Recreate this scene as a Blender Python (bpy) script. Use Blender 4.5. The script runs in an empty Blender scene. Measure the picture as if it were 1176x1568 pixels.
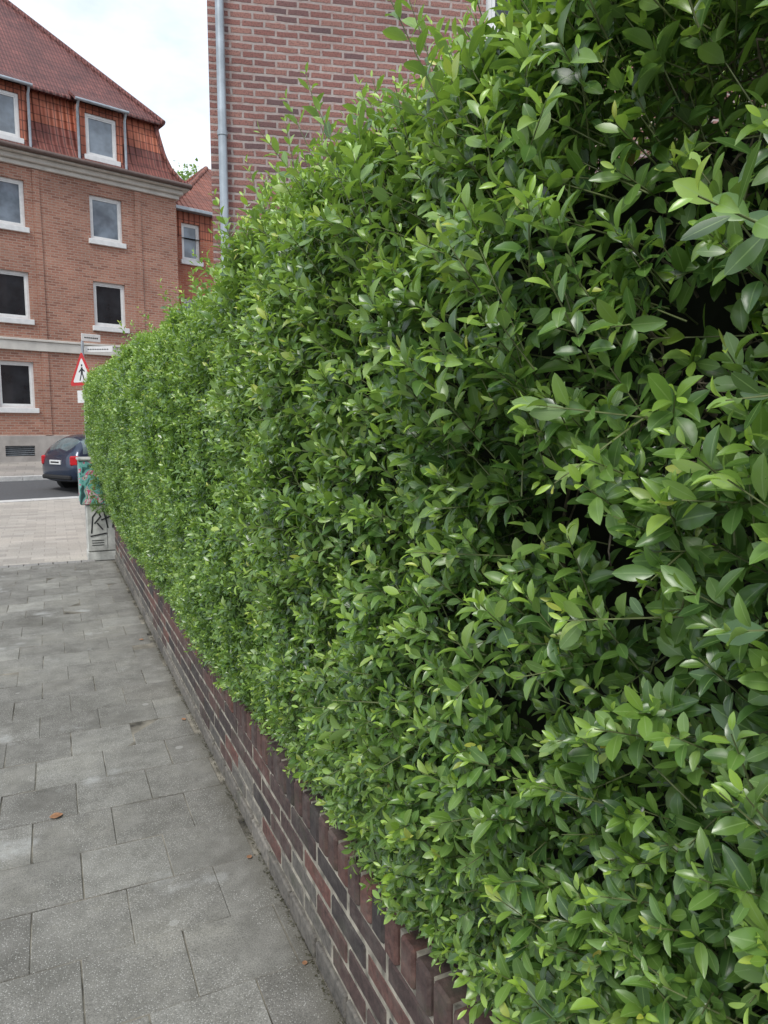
import bpy, math, random
import numpy as np
from mathutils import Vector, Matrix
random.seed(7); rng=np.random.default_rng(11)
sc=bpy.context.scene
COL=sc.collection

# ------------------------------------------------------------------ helpers
def gz_v(v): return 0.6*min(max((v-9.8)/15.8,0),1)**2
def gz(x,y): return gz_v(-0.259*x+0.966*y)

class NT:
    def __init__(s,tree): s.t=tree; s.n=tree.nodes; s.l=tree.links
    def node(s,typ,props=None,**inp):
        nd=s.n.new(typ)
        for k,v in (props or {}).items(): setattr(nd,k,v)
        for k,v in inp.items():
            key=k.replace('_',' ')
            sock=nd.inputs[key] if key in nd.inputs else nd.inputs[k]
            s.set(sock,v)
        return nd
    def set(s,sock,v):
        if isinstance(v,bpy.types.NodeSocket): s.l.new(v,sock)
        else:
            if sock.type=='RGBA' and len(v)==3: v=(*v,1)
            sock.default_value=v
    def mix(s,a,b,f,blend='MIX'):
        m=s.n.new('ShaderNodeMix'); m.data_type='RGBA'; m.blend_type=blend
        s.set(m.inputs[0],f); s.set(m.inputs[6],a); s.set(m.inputs[7],b); return m.outputs[2]
    def math(s,op,a,b=0.0,c=0.0):
        m=s.n.new('ShaderNodeMath'); m.operation=op
        s.set(m.inputs[0],a); s.set(m.inputs[1],b)
        s.set(m.inputs[2],c)
        return m.outputs[0]
    def ramp(s,f,stops):
        r=s.n.new('ShaderNodeValToRGB'); e=r.color_ramp.elements
        while len(e)<len(stops): e.new(0.5)
        for el,(p,c) in zip(e,stops):
            el.position=p; el.color=(*c,1) if len(c)==3 else c
        s.l.new(f,r.inputs[0]); return r.outputs[0]
    def noise(s,scale,detail=4,vec=None,rough=0.55):
        n=s.n.new('ShaderNodeTexNoise'); n.inputs['Scale'].default_value=scale
        n.inputs['Detail'].default_value=detail; n.inputs['Roughness'].default_value=rough
        if vec is not None: s.l.new(vec,n.inputs['Vector'])
        return n.outputs['Fac']
def newmat(name):
    m=bpy.data.materials.new(name); m.use_nodes=True
    t=NT(m.node_tree); b=m.node_tree.nodes['Principled BSDF']
    return m,t,b
def plain(name,col,rough=0.6,metal=0.0,var=0.15,scale=8,bump=0.0,spec=0.5):
    m,t,b=newmat(name)
    co=t.node('ShaderNodeTexCoord').outputs['Object']
    n=t.noise(scale,6,co)
    dark=tuple(c*(1-var*1.6) for c in col); lite=tuple(min(1,c*(1+var)) for c in col)
    t.set(b.inputs['Base Color'],t.ramp(n,[(0.3,dark),(0.7,lite)]))
    b.inputs['Roughness'].default_value=rough; b.inputs['Metallic'].default_value=metal
    b.inputs['Specular IOR Level'].default_value=spec
    if bump:
        bp=t.node('ShaderNodeBump',Strength=bump,Distance=0.01,Height=n); t.set(b.inputs['Normal'],bp.outputs[0])
    return m
def brickmat(name,c1,c2,c3,mortar,bw=0.25,bh=0.083,ms=0.012,bump=0.6,rough=0.85,stain=0.35,off=0.5,wob=(0.010,0.008)):
    m,t,b=newmat(name)
    uv=t.node('ShaderNodeTexCoord').outputs['UV']
    wb=t.node('ShaderNodeTexNoise',Vector=uv,Scale=9.0,Detail=3.0).outputs['Color']
    w2=t.node('ShaderNodeVectorMath',{'operation':'MULTIPLY_ADD'})
    t.l.new(wb,w2.inputs[0]); w2.inputs[1].default_value=(*wob,0); t.l.new(uv,w2.inputs[2])
    vec=w2.outputs[0]
    def br(a,bb,mo):
        n=t.node('ShaderNodeTexBrick',{'offset':off},Vector=vec,Color1=a,Color2=bb,Mortar=mo,Scale=1.0)
        n.inputs['Mortar Size'].default_value=ms; n.inputs['Mortar Smooth'].default_value=0.35
        n.inputs['Brick Width'].default_value=bw; n.inputs['Row Height'].default_value=bh
        n.inputs['Bias'].default_value=0.0
        return n
    B=br((0,0,0),(1,1,1),(0.5,0.5,0.5))
    col=t.ramp(B.outputs['Color'],[(0.0,c3),(0.3,c1),(0.62,c2),(1.0,c1)])
    n2=t.noise(60,5,uv); col=t.mix(col,tuple(x*0.45 for x in c3),t.math('MULTIPLY',t.math('GREATER_THAN',n2,0.54),0.45))
    col=t.mix(col,mortar,t.math('MULTIPLY',B.outputs['Fac'],t.ramp(t.noise(14,4,uv),[(0.3,(0.45,)*3),(0.6,(1,1,1))])))
    n1=t.noise(0.8,6,uv); st=t.ramp(n1,[(0.3,(1-stain,)*3),(0.7,(1.12,1.1,1.08))])
    col=t.mix(col,st,1.0,'MULTIPLY')
    t.set(b.inputs['Base Color'],col); b.inputs['Roughness'].default_value=rough
    h=t.math('SUBTRACT',t.math('MULTIPLY',n2,0.5),B.outputs['Fac'])
    bp=t.node('ShaderNodeBump',Strength=bump,Distance=0.006,Height=h); t.set(b.inputs['Normal'],bp.outputs[0])
    return m
def tilemat(name,c1,c2,tw=0.22,th=0.3):
    m,t,b=newmat(name)
    uv=t.node('ShaderNodeTexCoord').outputs['UV']
    n=t.node('ShaderNodeTexBrick',{'offset':0.0},Vector=uv,Color1=(0,0,0),Color2=(1,1,1),Mortar=(0,0,0),Scale=1.0)
    n.inputs['Mortar Size'].default_value=0.02; n.inputs['Brick Width'].default_value=tw; n.inputs['Row Height'].default_value=th
    n.inputs['Mortar Smooth'].default_value=0.6
    col=t.ramp(n.outputs['Color'],[(0,c1),(1,c2)])
    sep=t.node('ShaderNodeSeparateXYZ',Vector=uv)
    wx=t.math('SINE',t.math('MULTIPLY',sep.outputs[0],2*math.pi/tw))
    saw=t.math('FRACT',t.math('DIVIDE',sep.outputs[1],th))
    col=t.mix(col,tuple(x*0.25 for x in c1),t.math('MULTIPLY',n.outputs['Fac'],0.9))
    st=t.ramp(t.noise(1.2,5,uv),[(0.3,(0.65,0.65,0.68)),(0.7,(1.15,1.12,1.1))])
    t.set(b.inputs['Base Color'],t.mix(col,st,1.0,'MULTIPLY')); b.inputs['Roughness'].default_value=0.7
    h=t.math('ADD',t.math('MULTIPLY',wx,0.5),t.math('MULTIPLY',saw,-0.9))
    bp=t.node('ShaderNodeBump',Strength=1.0,Distance=0.06,Height=h); t.set(b.inputs['Normal'],bp.outputs[0])
    return m

class MB:
    def __init__(s): s.v=[]; s.f=[]; s.m=[]; s.sm=[]
    def add(s,vs,fs,mat=0,smooth=False):
        o=len(s.v); s.v+= [tuple(p) for p in vs]
        for f in fs: s.f.append(tuple(i+o for i in f)); s.m.append(mat); s.sm.append(smooth)
    def quad(s,a,b,c,d,mat=0): s.add([a,b,c,d],[(0,1,2,3)],mat)
    def poly(s,pts,mat=0): s.add(pts,[tuple(range(len(pts)))],mat)
    def box(s,x0,x1,y0,y1,z0,z1,mat=0,bev=0.0,M=None):
        if bev<=0:
            vs=[(x,y,z) for z in (z0,z1) for y in (y0,y1) for x in (x0,x1)]
            fs=[(0,2,3,1),(4,5,7,6),(0,1,5,4),(2,6,7,3),(0,4,6,2),(1,3,7,5)]
        else:
            vs=[];idx={}
            xs=(x0,x1);ys=(y0,y1);zs=(z0,z1)
            for i in (0,1):
                for j in (0,1):
                    for k in (0,1):
                        sx=1 if i==0 else -1; sy=1 if j==0 else -1; sz=1 if k==0 else -1
                        for ax in range(3):
                            p=[xs[i]+sx*bev,ys[j]+sy*bev,zs[k]+sz*bev]
                            p[ax]=(xs[i],ys[j],zs[k])[ax]
                            idx[(i,j,k,ax)]=len(vs); vs.append(tuple(p))
            fs=[]
            for ax in range(3):
                o=[a for a in range(3) if a!=ax]
                for e in (0,1):
                    q=[]
                    for (p,r) in ((0,0),(1,0),(1,1),(0,1)):
                        c=[0,0,0]; c[ax]=e;c[o[0]]=p;c[o[1]]=r
                        q.append(idx[(c[0],c[1],c[2],ax)])
                    flip=(e==0)^(ax==1)
                    fs.append(tuple(reversed(q)) if flip else tuple(q))
            for ax in range(3):
                o=[a for a in range(3) if a!=ax]
                for p in (0,1):
                    for r in (0,1):
                        c0=[0,0,0];c0[o[0]]=p;c0[o[1]]=r;c1=list(c0);c1[ax]=1
                        q=[idx[(*c0,o[0])],idx[(*c1,o[0])],idx[(*c1,o[1])],idx[(*c0,o[1])]]
                        fs.append(tuple(q))
            for i in (0,1):
                for j in (0,1):
                    for k in (0,1): fs.append((idx[(i,j,k,0)],idx[(i,j,k,1)],idx[(i,j,k,2)]))
        if M is not None: vs=[tuple(M@Vector(p)) for p in vs]
        s.add(vs,fs,mat)
    def tube(s,pts,rads,n=8,mat=0,cap=True):
        pts=[Vector(p) for p in pts]; vs=[];fs=[]
        if not hasattr(rads,'__len__'): rads=[rads]*len(pts)
        for i,p in enumerate(pts):
            d=(pts[min(i+1,len(pts)-1)]-pts[max(i-1,0)]).normalized()
            a=d.cross(Vector((0,0,1)) if abs(d.z)<0.9 else Vector((1,0,0))).normalized(); b=d.cross(a)
            for k in range(n):
                t=2*math.pi*k/n; vs.append(tuple(p+(a*math.cos(t)+b*math.sin(t))*rads[i]))
        for i in range(len(pts)-1):
            for k in range(n):
                fs.append((i*n+k,i*n+(k+1)%n,(i+1)*n+(k+1)%n,(i+1)*n+k))
        s.add(vs,fs,mat,True)
        if cap:
            s.add(vs[:n],[tuple(range(n))],mat); s.add(vs[-n:],[tuple(reversed(range(n)))],mat)
    def obj(s,name,mats,parent=None,loc=(0,0,0),rot=0.0,recalc=False):
        me=bpy.data.meshes.new(name); me.from_pydata(s.v,[],s.f)
        for m in mats: me.materials.append(m)
        me.polygons.foreach_set('material_index',s.m); me.polygons.foreach_set('use_smooth',s.sm)
        if recalc:
            import bmesh
            bm=bmesh.new(); bm.from_mesh(me); bmesh.ops.recalc_face_normals(bm,faces=bm.faces); bm.to_mesh(me); bm.free()
        uvl=me.uv_layers.new(name='UVMap')
        for p in me.polygons:
            n=p.normal
            if abs(n.z)>0.97: T=Vector((1,0,0)); B=Vector((0,1,0))
            else:
                T=Vector((-n.y,n.x,0)).normalized(); B=n.cross(T)
                if B.z<0: B=-B
                if T.x+T.y*0.5<0: T=-T
            for li in p.loop_indices:
                c=me.vertices[me.loops[li].vertex_index].co
                uvl.data[li].uv=(c.dot(T),c.dot(B))
        me.update()
        o=bpy.data.objects.new(name,me); COL.objects.link(o)
        if parent is not None: o.parent=parent
        else: o.location=loc; o.rotation_euler=(0,0,rot)
        return o
def empty(name,loc=(0,0,0),rot=0.0):
    e=bpy.data.objects.new(name,None); COL.objects.link(e); e.location=loc; e.rotation_euler=(0,0,rot); return e

# ------------------------------------------------------------------ materials
M_white=plain('white_paint',(0.76,0.76,0.74),0.45,var=0.06)
M_zinc=plain('zinc',(0.40,0.44,0.47),0.42,metal=0.4,var=0.15,scale=5)
M_granite=plain('granite',(0.30,0.29,0.27),0.8,var=0.3,scale=60,bump=0.3)
M_asphalt=plain('asphalt',(0.10,0.102,0.105),0.85,var=0.25,scale=40,bump=0.4)
M_ground=plain('soil_ground',(0.11,0.10,0.075),0.95,var=0.35,scale=3,bump=0.4)
M_plinth=plain('plinth_render',(0.38,0.35,0.32),0.85,var=0.18,scale=2,bump=0.1)
M_cornice=plain('cornice_paint',(0.62,0.59,0.53),0.6,var=0.1,scale=3)
def glassmat(name,col):
    m,t,b=newmat(name)
    co=t.node('ShaderNodeTexCoord').outputs['Object']
    n=t.noise(1.7,3,co)
    t.set(b.inputs['Base Color'],t.ramp(n,[(0.35,tuple(c*0.5 for c in col)),(0.65,col)]))
    b.inputs['Roughness'].default_value=0.06; b.inputs['Specular IOR Level'].default_value=0.7
    return m
M_gdark=glassmat('window_glass_dark',(0.03,0.035,0.04))
M_gskycurt=glassmat('window_glass_sky_curtain',(0.26,0.31,0.36))  # blue-grey base colour paints in reflected sky along with a curtain tone
M_brickA=brickmat('facade_brick',(0.41,0.185,0.125),(0.48,0.245,0.17),(0.29,0.13,0.09),(0.42,0.32,0.26),stain=0.22,ms=0.014)
M_brickB=brickmat('gable_brick',(0.29,0.125,0.105),(0.37,0.19,0.155),(0.155,0.092,0.094),(0.43,0.375,0.35),bw=0.24,bh=0.077,ms=0.015,stain=0.30,bump=0.9,wob=(0.026,0.018))
M_brickC=brickmat('annex_brick',(0.45,0.14,0.08),(0.50,0.19,0.11),(0.36,0.10,0.06),(0.40,0.24,0.18))
M_tile=tilemat('roof_tile_dark',(0.16,0.055,0.048),(0.23,0.08,0.066))
M_tileR=tilemat('roof_tile_red',(0.18,0.055,0.042),(0.25,0.08,0.058))
M_tileO=tilemat('roof_tile_orange',(0.37,0.105,0.058),(0.46,0.15,0.08))

# ------------------------------------------------------------------ terrain / paving
def axis(lo,hi,fine_lo,fine_hi,step):
    a=list(np.arange(fine_lo,fine_hi+1e-6,step)); x=fine_lo; st=step
    L=[]
    while x>lo: st*=1.6; x-=st; L.append(max(x,lo))
    R=[];x=fine_hi;st=step
    while x<hi: st*=1.6; x+=st; R.append(min(x,hi))
    return L[::-1]+a+R
def sheet(name,us,vs,fn,mat):
    mb=MB(); V=[fn(u,v) for v in vs for u in us]; n=len(us)
    F=[(j*n+i,j*n+i+1,(j+1)*n+i+1,(j+1)*n+i) for j in range(len(vs)-1) for i in range(n-1)]
    mb.add(V,F); return mb.obj(name,[mat])
sheet('ground',axis(-400,400,-20,30,2.0),axis(-400,600,-6,40,1.0),lambda x,y:(x,y,gz(x,y)-0.16),M_ground)
U=(0.966,0.259); N=(-0.259,0.966)
def uv2(s,v,z): x=U[0]*s+N[0]*v; y=U[1]*s+N[1]*v; return (x,y,gz_v(v)+z)
ss=list(np.arange(-60,61,3.0))
sheet('cross_street',ss,list(np.arange(16.85,21.61,0.3))+[21.62],lambda s,v:uv2(s,v,-0.11),M_asphalt)
sheet('side_street',[-9.0,-6.0,-2.45],list(np.arange(-12,16.9,1.0)),lambda x,y:(x,y,gz(x,y)-0.10),M_asphalt)

def kerb(name,v0,v1,s0,s1,top=0.0):
    mb=MB(); s=s0
    while s<s1:
        p=s+0.008; q=min(s+1.0,s1)-0.004
        vs=[uv2(p,v0,-0.15),uv2(q,v0,-0.15),uv2(q,v1,-0.15),uv2(p,v1,-0.15),uv2(p,v0,top),uv2(q,v0,top),uv2(q,v1,top),uv2(p,v1,top)]
        mb.add(vs,[(4,5,6,7),(0,1,5,4),(1,2,6,5),(2,3,7,6),(3,0,4,7)])
        s+=1.0
    return mb.obj(name,[M_kerb])
M_kerb=plain('kerb_stone',(0.60,0.59,0.56),0.8,var=0.12,scale=9,bump=0.2)
kerb('kerb',16.50,16.84,-2.0,40,0.008)
kerb('kerb.001',21.63,21.79,-40,40,0.008)
mb=MB()
y=-12
while y<16.0:
    mb.box(-2.44,-2.30,y+0.004,y+0.996,-0.15,gz(-2.4,y)+0.004,0,0.01); y+=1
mb.obj('kerb.002',[M_kerb])
M_pav=brickmat('beige_pavers',(0.46,0.425,0.37),(0.52,0.485,0.43),(0.39,0.36,0.32),(0.31,0.285,0.25),bw=0.3,bh=0.2,ms=0.007,bump=0.3,stain=0.15)
sheet('pavement',list(np.arange(-2.295,10,0.6)),list(np.linspace(0,1,24)),
      lambda x,q:(x,9.50+q*((16.49+0.259*x)/0.966-9.50),gz(x,9.50+q*((16.49+0.259*x)/0.966-9.50))),M_pav)
M_farpav=brickmat('far_footway_slabs',(0.36,0.33,0.30),(0.40,0.37,0.33),(0.32,0.30,0.27),(0.23,0.21,0.19),bw=0.5,bh=0.5,ms=0.012,bump=0.2,stain=0.15)
sheet('pavement.001',ss,list(np.arange(21.8,26.1,0.4)),lambda s,v:uv2(s,v,0.0),M_farpav)
mb=MB(); x=-2.29
while x<0.4:
    mb.box(x+0.003,x+0.157,9.362,9.495,-0.1,0.003+random.uniform(-.002,.002),0,0.006); x+=0.16
mb.obj('granite_edging',[M_granite])

def slabmat():
    m,t,b=newmat('concrete_slab')
    tc=t.node('ShaderNodeTexCoord').outputs['Object']
    at=t.node('ShaderNodeAttribute',{'attribute_name':'tone'}).outputs['Fac']
    base=t.ramp(at,[(0.0,(0.21,0.200,0.180)),(0.5,(0.258,0.248,0.223)),(1.0,(0.35,0.34,0.31))])
    blot=t.ramp(t.noise(1.3,8,tc,0.70),[(0.32,(0.60,0.59,0.57)),(0.5,(0.97,0.97,0.97)),(0.70,(1.28,1.27,1.23))])
    base=t.mix(base,blot,1.0,'MULTIPLY')
    blot2=t.ramp(t.noise(9,6,tc,0.7),[(0.35,(0.78,0.78,0.76)),(0.65,(1.1,1.1,1.09))])
    base=t.mix(base,blot2,1.0,'MULTIPLY')
    fine=t.noise(260,3,tc,0.7)
    sp=t.ramp(fine,[(0.36,(0.5,0.5,0.5)),(0.5,(1,1,1)),(0.62,(1.05,1.05,1.05)),(0.70,(1.8,1.78,1.7))])
    base=t.mix(base,sp,0.9,'MULTIPLY')
    v=t.node('ShaderNodeTexVoronoi',Vector=tc,Scale=130.0)
    wm=t.math('MULTIPLY',t.math('LESS_THAN',v.outputs['Distance'],0.24),t.math('GREATER_THAN',t.noise(3,3,tc),0.44))
    base=t.mix(base,(0.54,0.53,0.49),t.math('MULTIPLY',wm,0.6))
    spill=t.ramp(t.noise(2.3,6,tc,0.6),[(0.61,(0,0,0)),(0.72,(1,1,1))])
    base=t.mix(base,(0.50,0.50,0.48),t.math('MULTIPLY',spill,0.65))
    v2=t.node('ShaderNodeTexVoronoi',Vector=tc,Scale=2.6)
    gum=t.math('LESS_THAN',v2.outputs['Distance'],0.05); base=t.mix(base,(0.42,0.41,0.38),t.math('MULTIPLY',gum,.55))
    sep=t.node('ShaderNodeSeparateXYZ',Vector=tc)
    e=t.math('ADD',sep.outputs[0],t.math('MULTIPLY',t.noise(7,5,tc),-0.12))
    dirt=t.ramp(e,[(0.50,(0,0,0)),(0.60,(1,1,1))])
    base=t.mix(base,(0.11,0.10,0.075),t.math('MULTIPLY',dirt,0.75))
    t.set(b.inputs['Base Color'],base); b.inputs['Roughness'].default_value=0.82
    h=t.math('ADD',t.math('MULTIPLY',fine,0.6),t.math('MULTIPLY',v.outputs['Distance'],0.4))
    bp=t.node('ShaderNodeBump',Strength=0.6,Distance=0.003,Height=h); t.set(b.inputs['Normal'],bp.outputs[0])
    return m
M_slab=slabmat()
M_joint=plain('joint_sand',(0.22,0.20,0.16),0.95,var=0.6,scale=7,bump=0.5)
SL=0.30
def slabs():
    V=[];F=[];T=[]
    r=0; y=-2.9
    while y<9.35:
        y1=min(y+SL,9.36)
        x=-2.23-SL + (0.0 if r%2 else SL/2)+random.uniform(-.014,.014)
        while x<0.66:
            xa=max(x,-2.29); xb=min(x+SL,0.650)
            if xb-xa>0.04:
                g=0.0009+random.uniform(0,0.0016); bv=0.0022
                a,b,c,d=xa+g,xb-g,y+g,y1-g
                z=random.gauss(0,0.0009); tx=random.gauss(0,0.0009); ty=random.gauss(0,0.0009)
                tone=min(1,max(0,random.gauss(0.45,0.17)))
                if random.random()<0.05: tone=0.95
                o=len(V)
                for (e,zz) in ((0,-0.03),(0,-0.0022),(bv,0)):
                    for (px,py,sx,sy) in ((a,c,1,1),(b,c,-1,1),(b,d,-1,-1),(a,d,1,-1)):
                        jx=random.uniform(-.0016,.0016) if e==0 else 0
                        V.append((px+sx*e+jx,py+sy*e+jx,z+zz+tx*(1 if px==b else -1)+ty*(1 if py==d else -1))); T.append(tone)
                F.append((o+8,o+9,o+10,o+11))
                for l in (0,4):
                    for k in range(4): F.append((o+l+k,o+l+(k+1)%4,o+l+4+(k+1)%4,o+l+4+k))
            x+=SL
        y+=SL; r+=1
    me=bpy.data.meshes.new('sidewalk'); me.from_pydata(V,[],F)
    a=me.attributes.new('tone','FLOAT','POINT'); a.data.foreach_set('value',T)
    me.materials.append(M_slab)
    o=bpy.data.objects.new('sidewalk',me); COL.objects.link(o); return o
sw=slabs()
mb=MB(); mb.box(-2.295,0.665,-2.9,9.36,-0.1,-0.0028,0); o=mb.obj('joint_bed',[M_joint]); o.parent=sw

# ------------------------------------------------------------------ low garden wall
def wallbrickmat(name,c0,c1,c2,dst=.35):
    m,t,b=newmat(name)
    tc=t.node('ShaderNodeTexCoord').outputs['Object']
    at=t.node('ShaderNodeAttribute',{'attribute_name':'tone'}).outputs['Fac']
    base=t.ramp(at,[(0.0,c0),(0.55,c1),(1.0,c2)])
    n=t.noise(45,7,tc,0.7)
    base=t.mix(base,t.ramp(n,[(0.3,(0.4,0.4,0.4)),(0.55,(1,1,1)),(0.8,(1.6,1.5,1.4))]),0.9,'MULTIPLY')
    dust=t.ramp(t.noise(9,6,tc,0.65),[(0.50,(0,0,0)),(0.72,(1,1,1))])
    base=t.mix(base,(0.22,0.20,0.17),t.math('MULTIPLY',dust,dst))
    moss=t.ramp(t.noise(11,5,tc,0.6),[(0.56,(0,0,0)),(0.7,(1,1,1))])
    base=t.mix(base,(0.045,0.055,0.025),t.math('MULTIPLY',moss,0.4))
    t.set(b.inputs['Base Color'],base); b.inputs['Roughness'].default_value=0.85
    bp=t.node('ShaderNodeBump',Strength=0.8,Distance=0.005,Height=n); t.set(b.inputs['Normal'],bp.outputs[0])
    return m
M_wb=wallbrickmat('wall_brick',(0.050,0.040,0.038),(0.095,0.056,0.048),(0.155,0.070,0.055))
M_wp=wallbrickmat('wall_base_brick',(0.11,0.10,0.088),(0.17,0.155,0.132),(0.23,0.21,0.18),.5)
M_mortar=plain('lime_mortar',(0.33,0.30,0.24),0.95,var=0.5,scale=18,bump=0.6)
mb=MB(); tones=[]
def wb(x0,x1,y0,y1,z0,z1,mat,tone,bev=0.005):
    n=len(mb.v)
    j=lambda: random.uniform(-.0022,.0022)
    mb.box(x0+j(),x1,y0+j(),y1+j(),z0+j()*.6,z1+j()*.6,mat,bev); tones.extend([tone]*(len(mb.v)-n))
Y0,Y1=-1.6,9.34
y=Y0
while y<Y1:
    wb(0.650,0.92,y+.006,min(y+.25,Y1)-.006,-0.05,0.068,1,random.random(),0.006); y+=0.25
for r in range(4):
    z0=0.070+r*0.077; y=Y0-(0.125 if r%2==0 else 0)
    while y<Y1:
        grey=(r==0 and random.random()<.8) or (r==1 and random.random()<.3)
        wb(0.660,0.78,max(y,Y0)+.007,min(y+.25,Y1)-.007,z0+0.008,z0+0.071,1 if grey else 0,min(1,max(0,random.gauss(.4,.30)))); y+=0.25
z0=0.070+4*0.077
y=Y0
while y<Y1-.05:
    wb(0.652,0.895,y+.007,y+.070,z0+0.008,z0+0.108,0,min(1,max(0,random.gauss(.42,.3))),0.007); y+=0.077
n=len(mb.v); mb.box(0.6635,0.889,Y0+.01,Y1-.012,-0.05,z0+0.102,2); tones.extend([0.5]*(len(mb.v)-n))
wall=mb.obj('low_brick_wall',[M_wb,M_wp,M_mortar],recalc=True)
a=wall.data.attributes.new('tone','FLOAT','POINT'); a.data.foreach_set('value',tones)
WT=z0+0.108

mb=MB(); mb.box(0.93,6,-1.6,7.4,-0.15,0.30,0); mb.obj('garden_soil',[M_ground])

# ------------------------------------------------------------------ hedge
def hmat():
    m,t,b=newmat('privet_leaf')
    at=t.node('ShaderNodeAttribute',{'attribute_name':'leaf'})
    sep=t.node('ShaderNodeSeparateColor',Color=at.outputs['Color'])
    r,g,u=sep.outputs[0],sep.outputs[1],sep.outputs[2]
    old=t.ramp(r,[(0.0,(0.038,0.090,0.028)),(0.35,(0.080,0.172,0.040)),(0.65,(0.135,0.258,0.054)),(0.96,(0.20,0.34,0.078)),(1.0,(0.36,0.30,0.06))])
    young=t.ramp(r,[(0.0,(0.28,0.46,0.06)),(0.7,(0.40,0.57,0.09)),(1.0,(0.54,0.52,0.10))])
    col=t.mix(old,young,g)
    au=t.math('ABSOLUTE',t.math('SUBTRACT',u,0.5))
    rib=t.math('LESS_THAN',au,0.035)
    col=t.mix(col,(0.30,0.44,0.16),t.math('MULTIPLY',rib,0.5))
    bf=t.node('ShaderNodeNewGeometry').outputs['Backfacing']
    col=t.mix(col,t.mix(col,(0.26,0.37,0.16),0.5),bf)
    t.set(b.inputs['Base Color'],col)
    t.set(b.inputs['Roughness'],t.math('ADD',t.math('MULTIPLY',r,0.14),t.math('MULTIPLY_ADD',bf,0.22,0.27)))
    b.inputs['Specular IOR Level'].default_value=0.85
    trc=t.mix(col,(1.8,1.9,0.6),1.0,'MULTIPLY')
    tr=t.node('ShaderNodeBsdfTranslucent'); t.set(tr.inputs['Color'],trc)
    mx=t.node('ShaderNodeMixShader',Fac=0.24)
    t.l.new(b.outputs[0],mx.inputs[1]); t.l.new(tr.outputs[0],mx.inputs[2])
    t.l.new(mx.outputs[0],t.n['Material Output'].inputs['Surface'])
    return m
M_leaf=hmat()
M_twig=plain('privet_bark',(0.25,0.20,0.15),0.85,var=0.35,scale=60,bump=0.5)
M_stem=plain('privet_green_stem',(0.17,0.20,0.08),0.6,var=0.25,scale=30)
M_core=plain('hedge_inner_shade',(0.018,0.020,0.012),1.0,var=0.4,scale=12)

def leaf_template(lod):
    if lod==0: st=[0,.10,.28,.5,.72,.9,1]; w=[.02,.085,.172,.212,.18,.088,0]
    elif lod==1: st=[0,.25,.5,.78,1]; w=[.02,.162,.212,.155,0]
    else: st=[0,.52,1]; w=[.02,.23,0]
    V=[];A=[];F=[]
    n=len(st)
    for i,(t,ww) in enumerate(zip(st,w)):
        zc=-0.16*t*t+0.03*math.sin(t*3)
        V.append((0,t,zc)); A.append((0.5,t))
    L={};R={}
    for i in range(1,n-1):
        t,ww=st[i],w[i]; zc=-0.16*t*t+0.03*math.sin(t*3)+ww*0.36
        L[i]=len(V); V.append((-ww,t+0.01,zc)); A.append((0,t))
        R[i]=len(V); V.append((ww,t+0.01,zc)); A.append((1,t))
    F+= [(0,1,L[1]),(0,R[1],1)]
    for i in range(1,n-2):
        F+= [(i,i+1,L[i+1]),(i,L[i+1],L[i]),(i,R[i],R[i+1]),(i,R[i+1],i+1)]
    F+= [(n-2,n-1,L[n-2]),(n-2,R[n-2],n-1)]
    return np.array(V),np.array(A),np.array(F)
def norm(a): return a/np.maximum(np.linalg.norm(a,axis=-1,keepdims=True),1e-9)
def build_leaves(name,groups,mat,parent):
    VV=[];CC=[];FF=[];off=0
    for (lod,p,d,nn,s,wd,r,g) in groups:
        if len(p)==0: continue
        T,A,F=leaf_template(lod); side=norm(np.cross(d,nn)); nn=np.cross(side,d)
        s_=s[:,None,None]
        bend=rng.uniform(0.1,1.9,len(p))[:,None,None]
        V=p[:,None,:]+s_*(T[None,:,0:1]*wd[:,None,None]*side[:,None,:]+T[None,:,1:2]*d[:,None,:]+T[None,:,2:3]*bend*nn[:,None,:])
        n=len(p);k=len(T)
        C=np.empty((n,k,4)); C[:,:,0]=r[:,None]; C[:,:,1]=g[:,None]; C[:,:,2]=A[None,:,0]; C[:,:,3]=A[None,:,1]
        FI=F[None]+ (np.arange(n)*k)[:,None,None]+off
        VV.append(V.reshape(-1,3)); CC.append(C.reshape(-1,4)); FF.append(FI.reshape(-1,3)); off+=n*k
    V=np.concatenate(VV).astype(np.float32);C=np.concatenate(CC).astype(np.float32);F=np.concatenate(FF).astype(np.int32)
    me=bpy.data.meshes.new(name)
    me.vertices.add(len(V)); me.vertices.foreach_set('co',V.ravel())
    me.loops.add(F.size); me.loops.foreach_set('vertex_index',F.ravel())
    me.polygons.add(len(F)); me.polygons.foreach_set('loop_start',np.arange(0,F.size,3,dtype=np.int32))
    me.polygons.foreach_set('use_smooth',np.ones(len(F),dtype=bool))
    me.update(calc_edges=True)
    a=me.attributes.new('leaf','FLOAT_COLOR','POINT'); a.data.foreach_set('color',C.ravel())
    me.materials.append(mat)
    o=bpy.data.objects.new(name,me); COL.objects.link(o); o.parent=parent
    print(name,len(V),len(F)); return o

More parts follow.
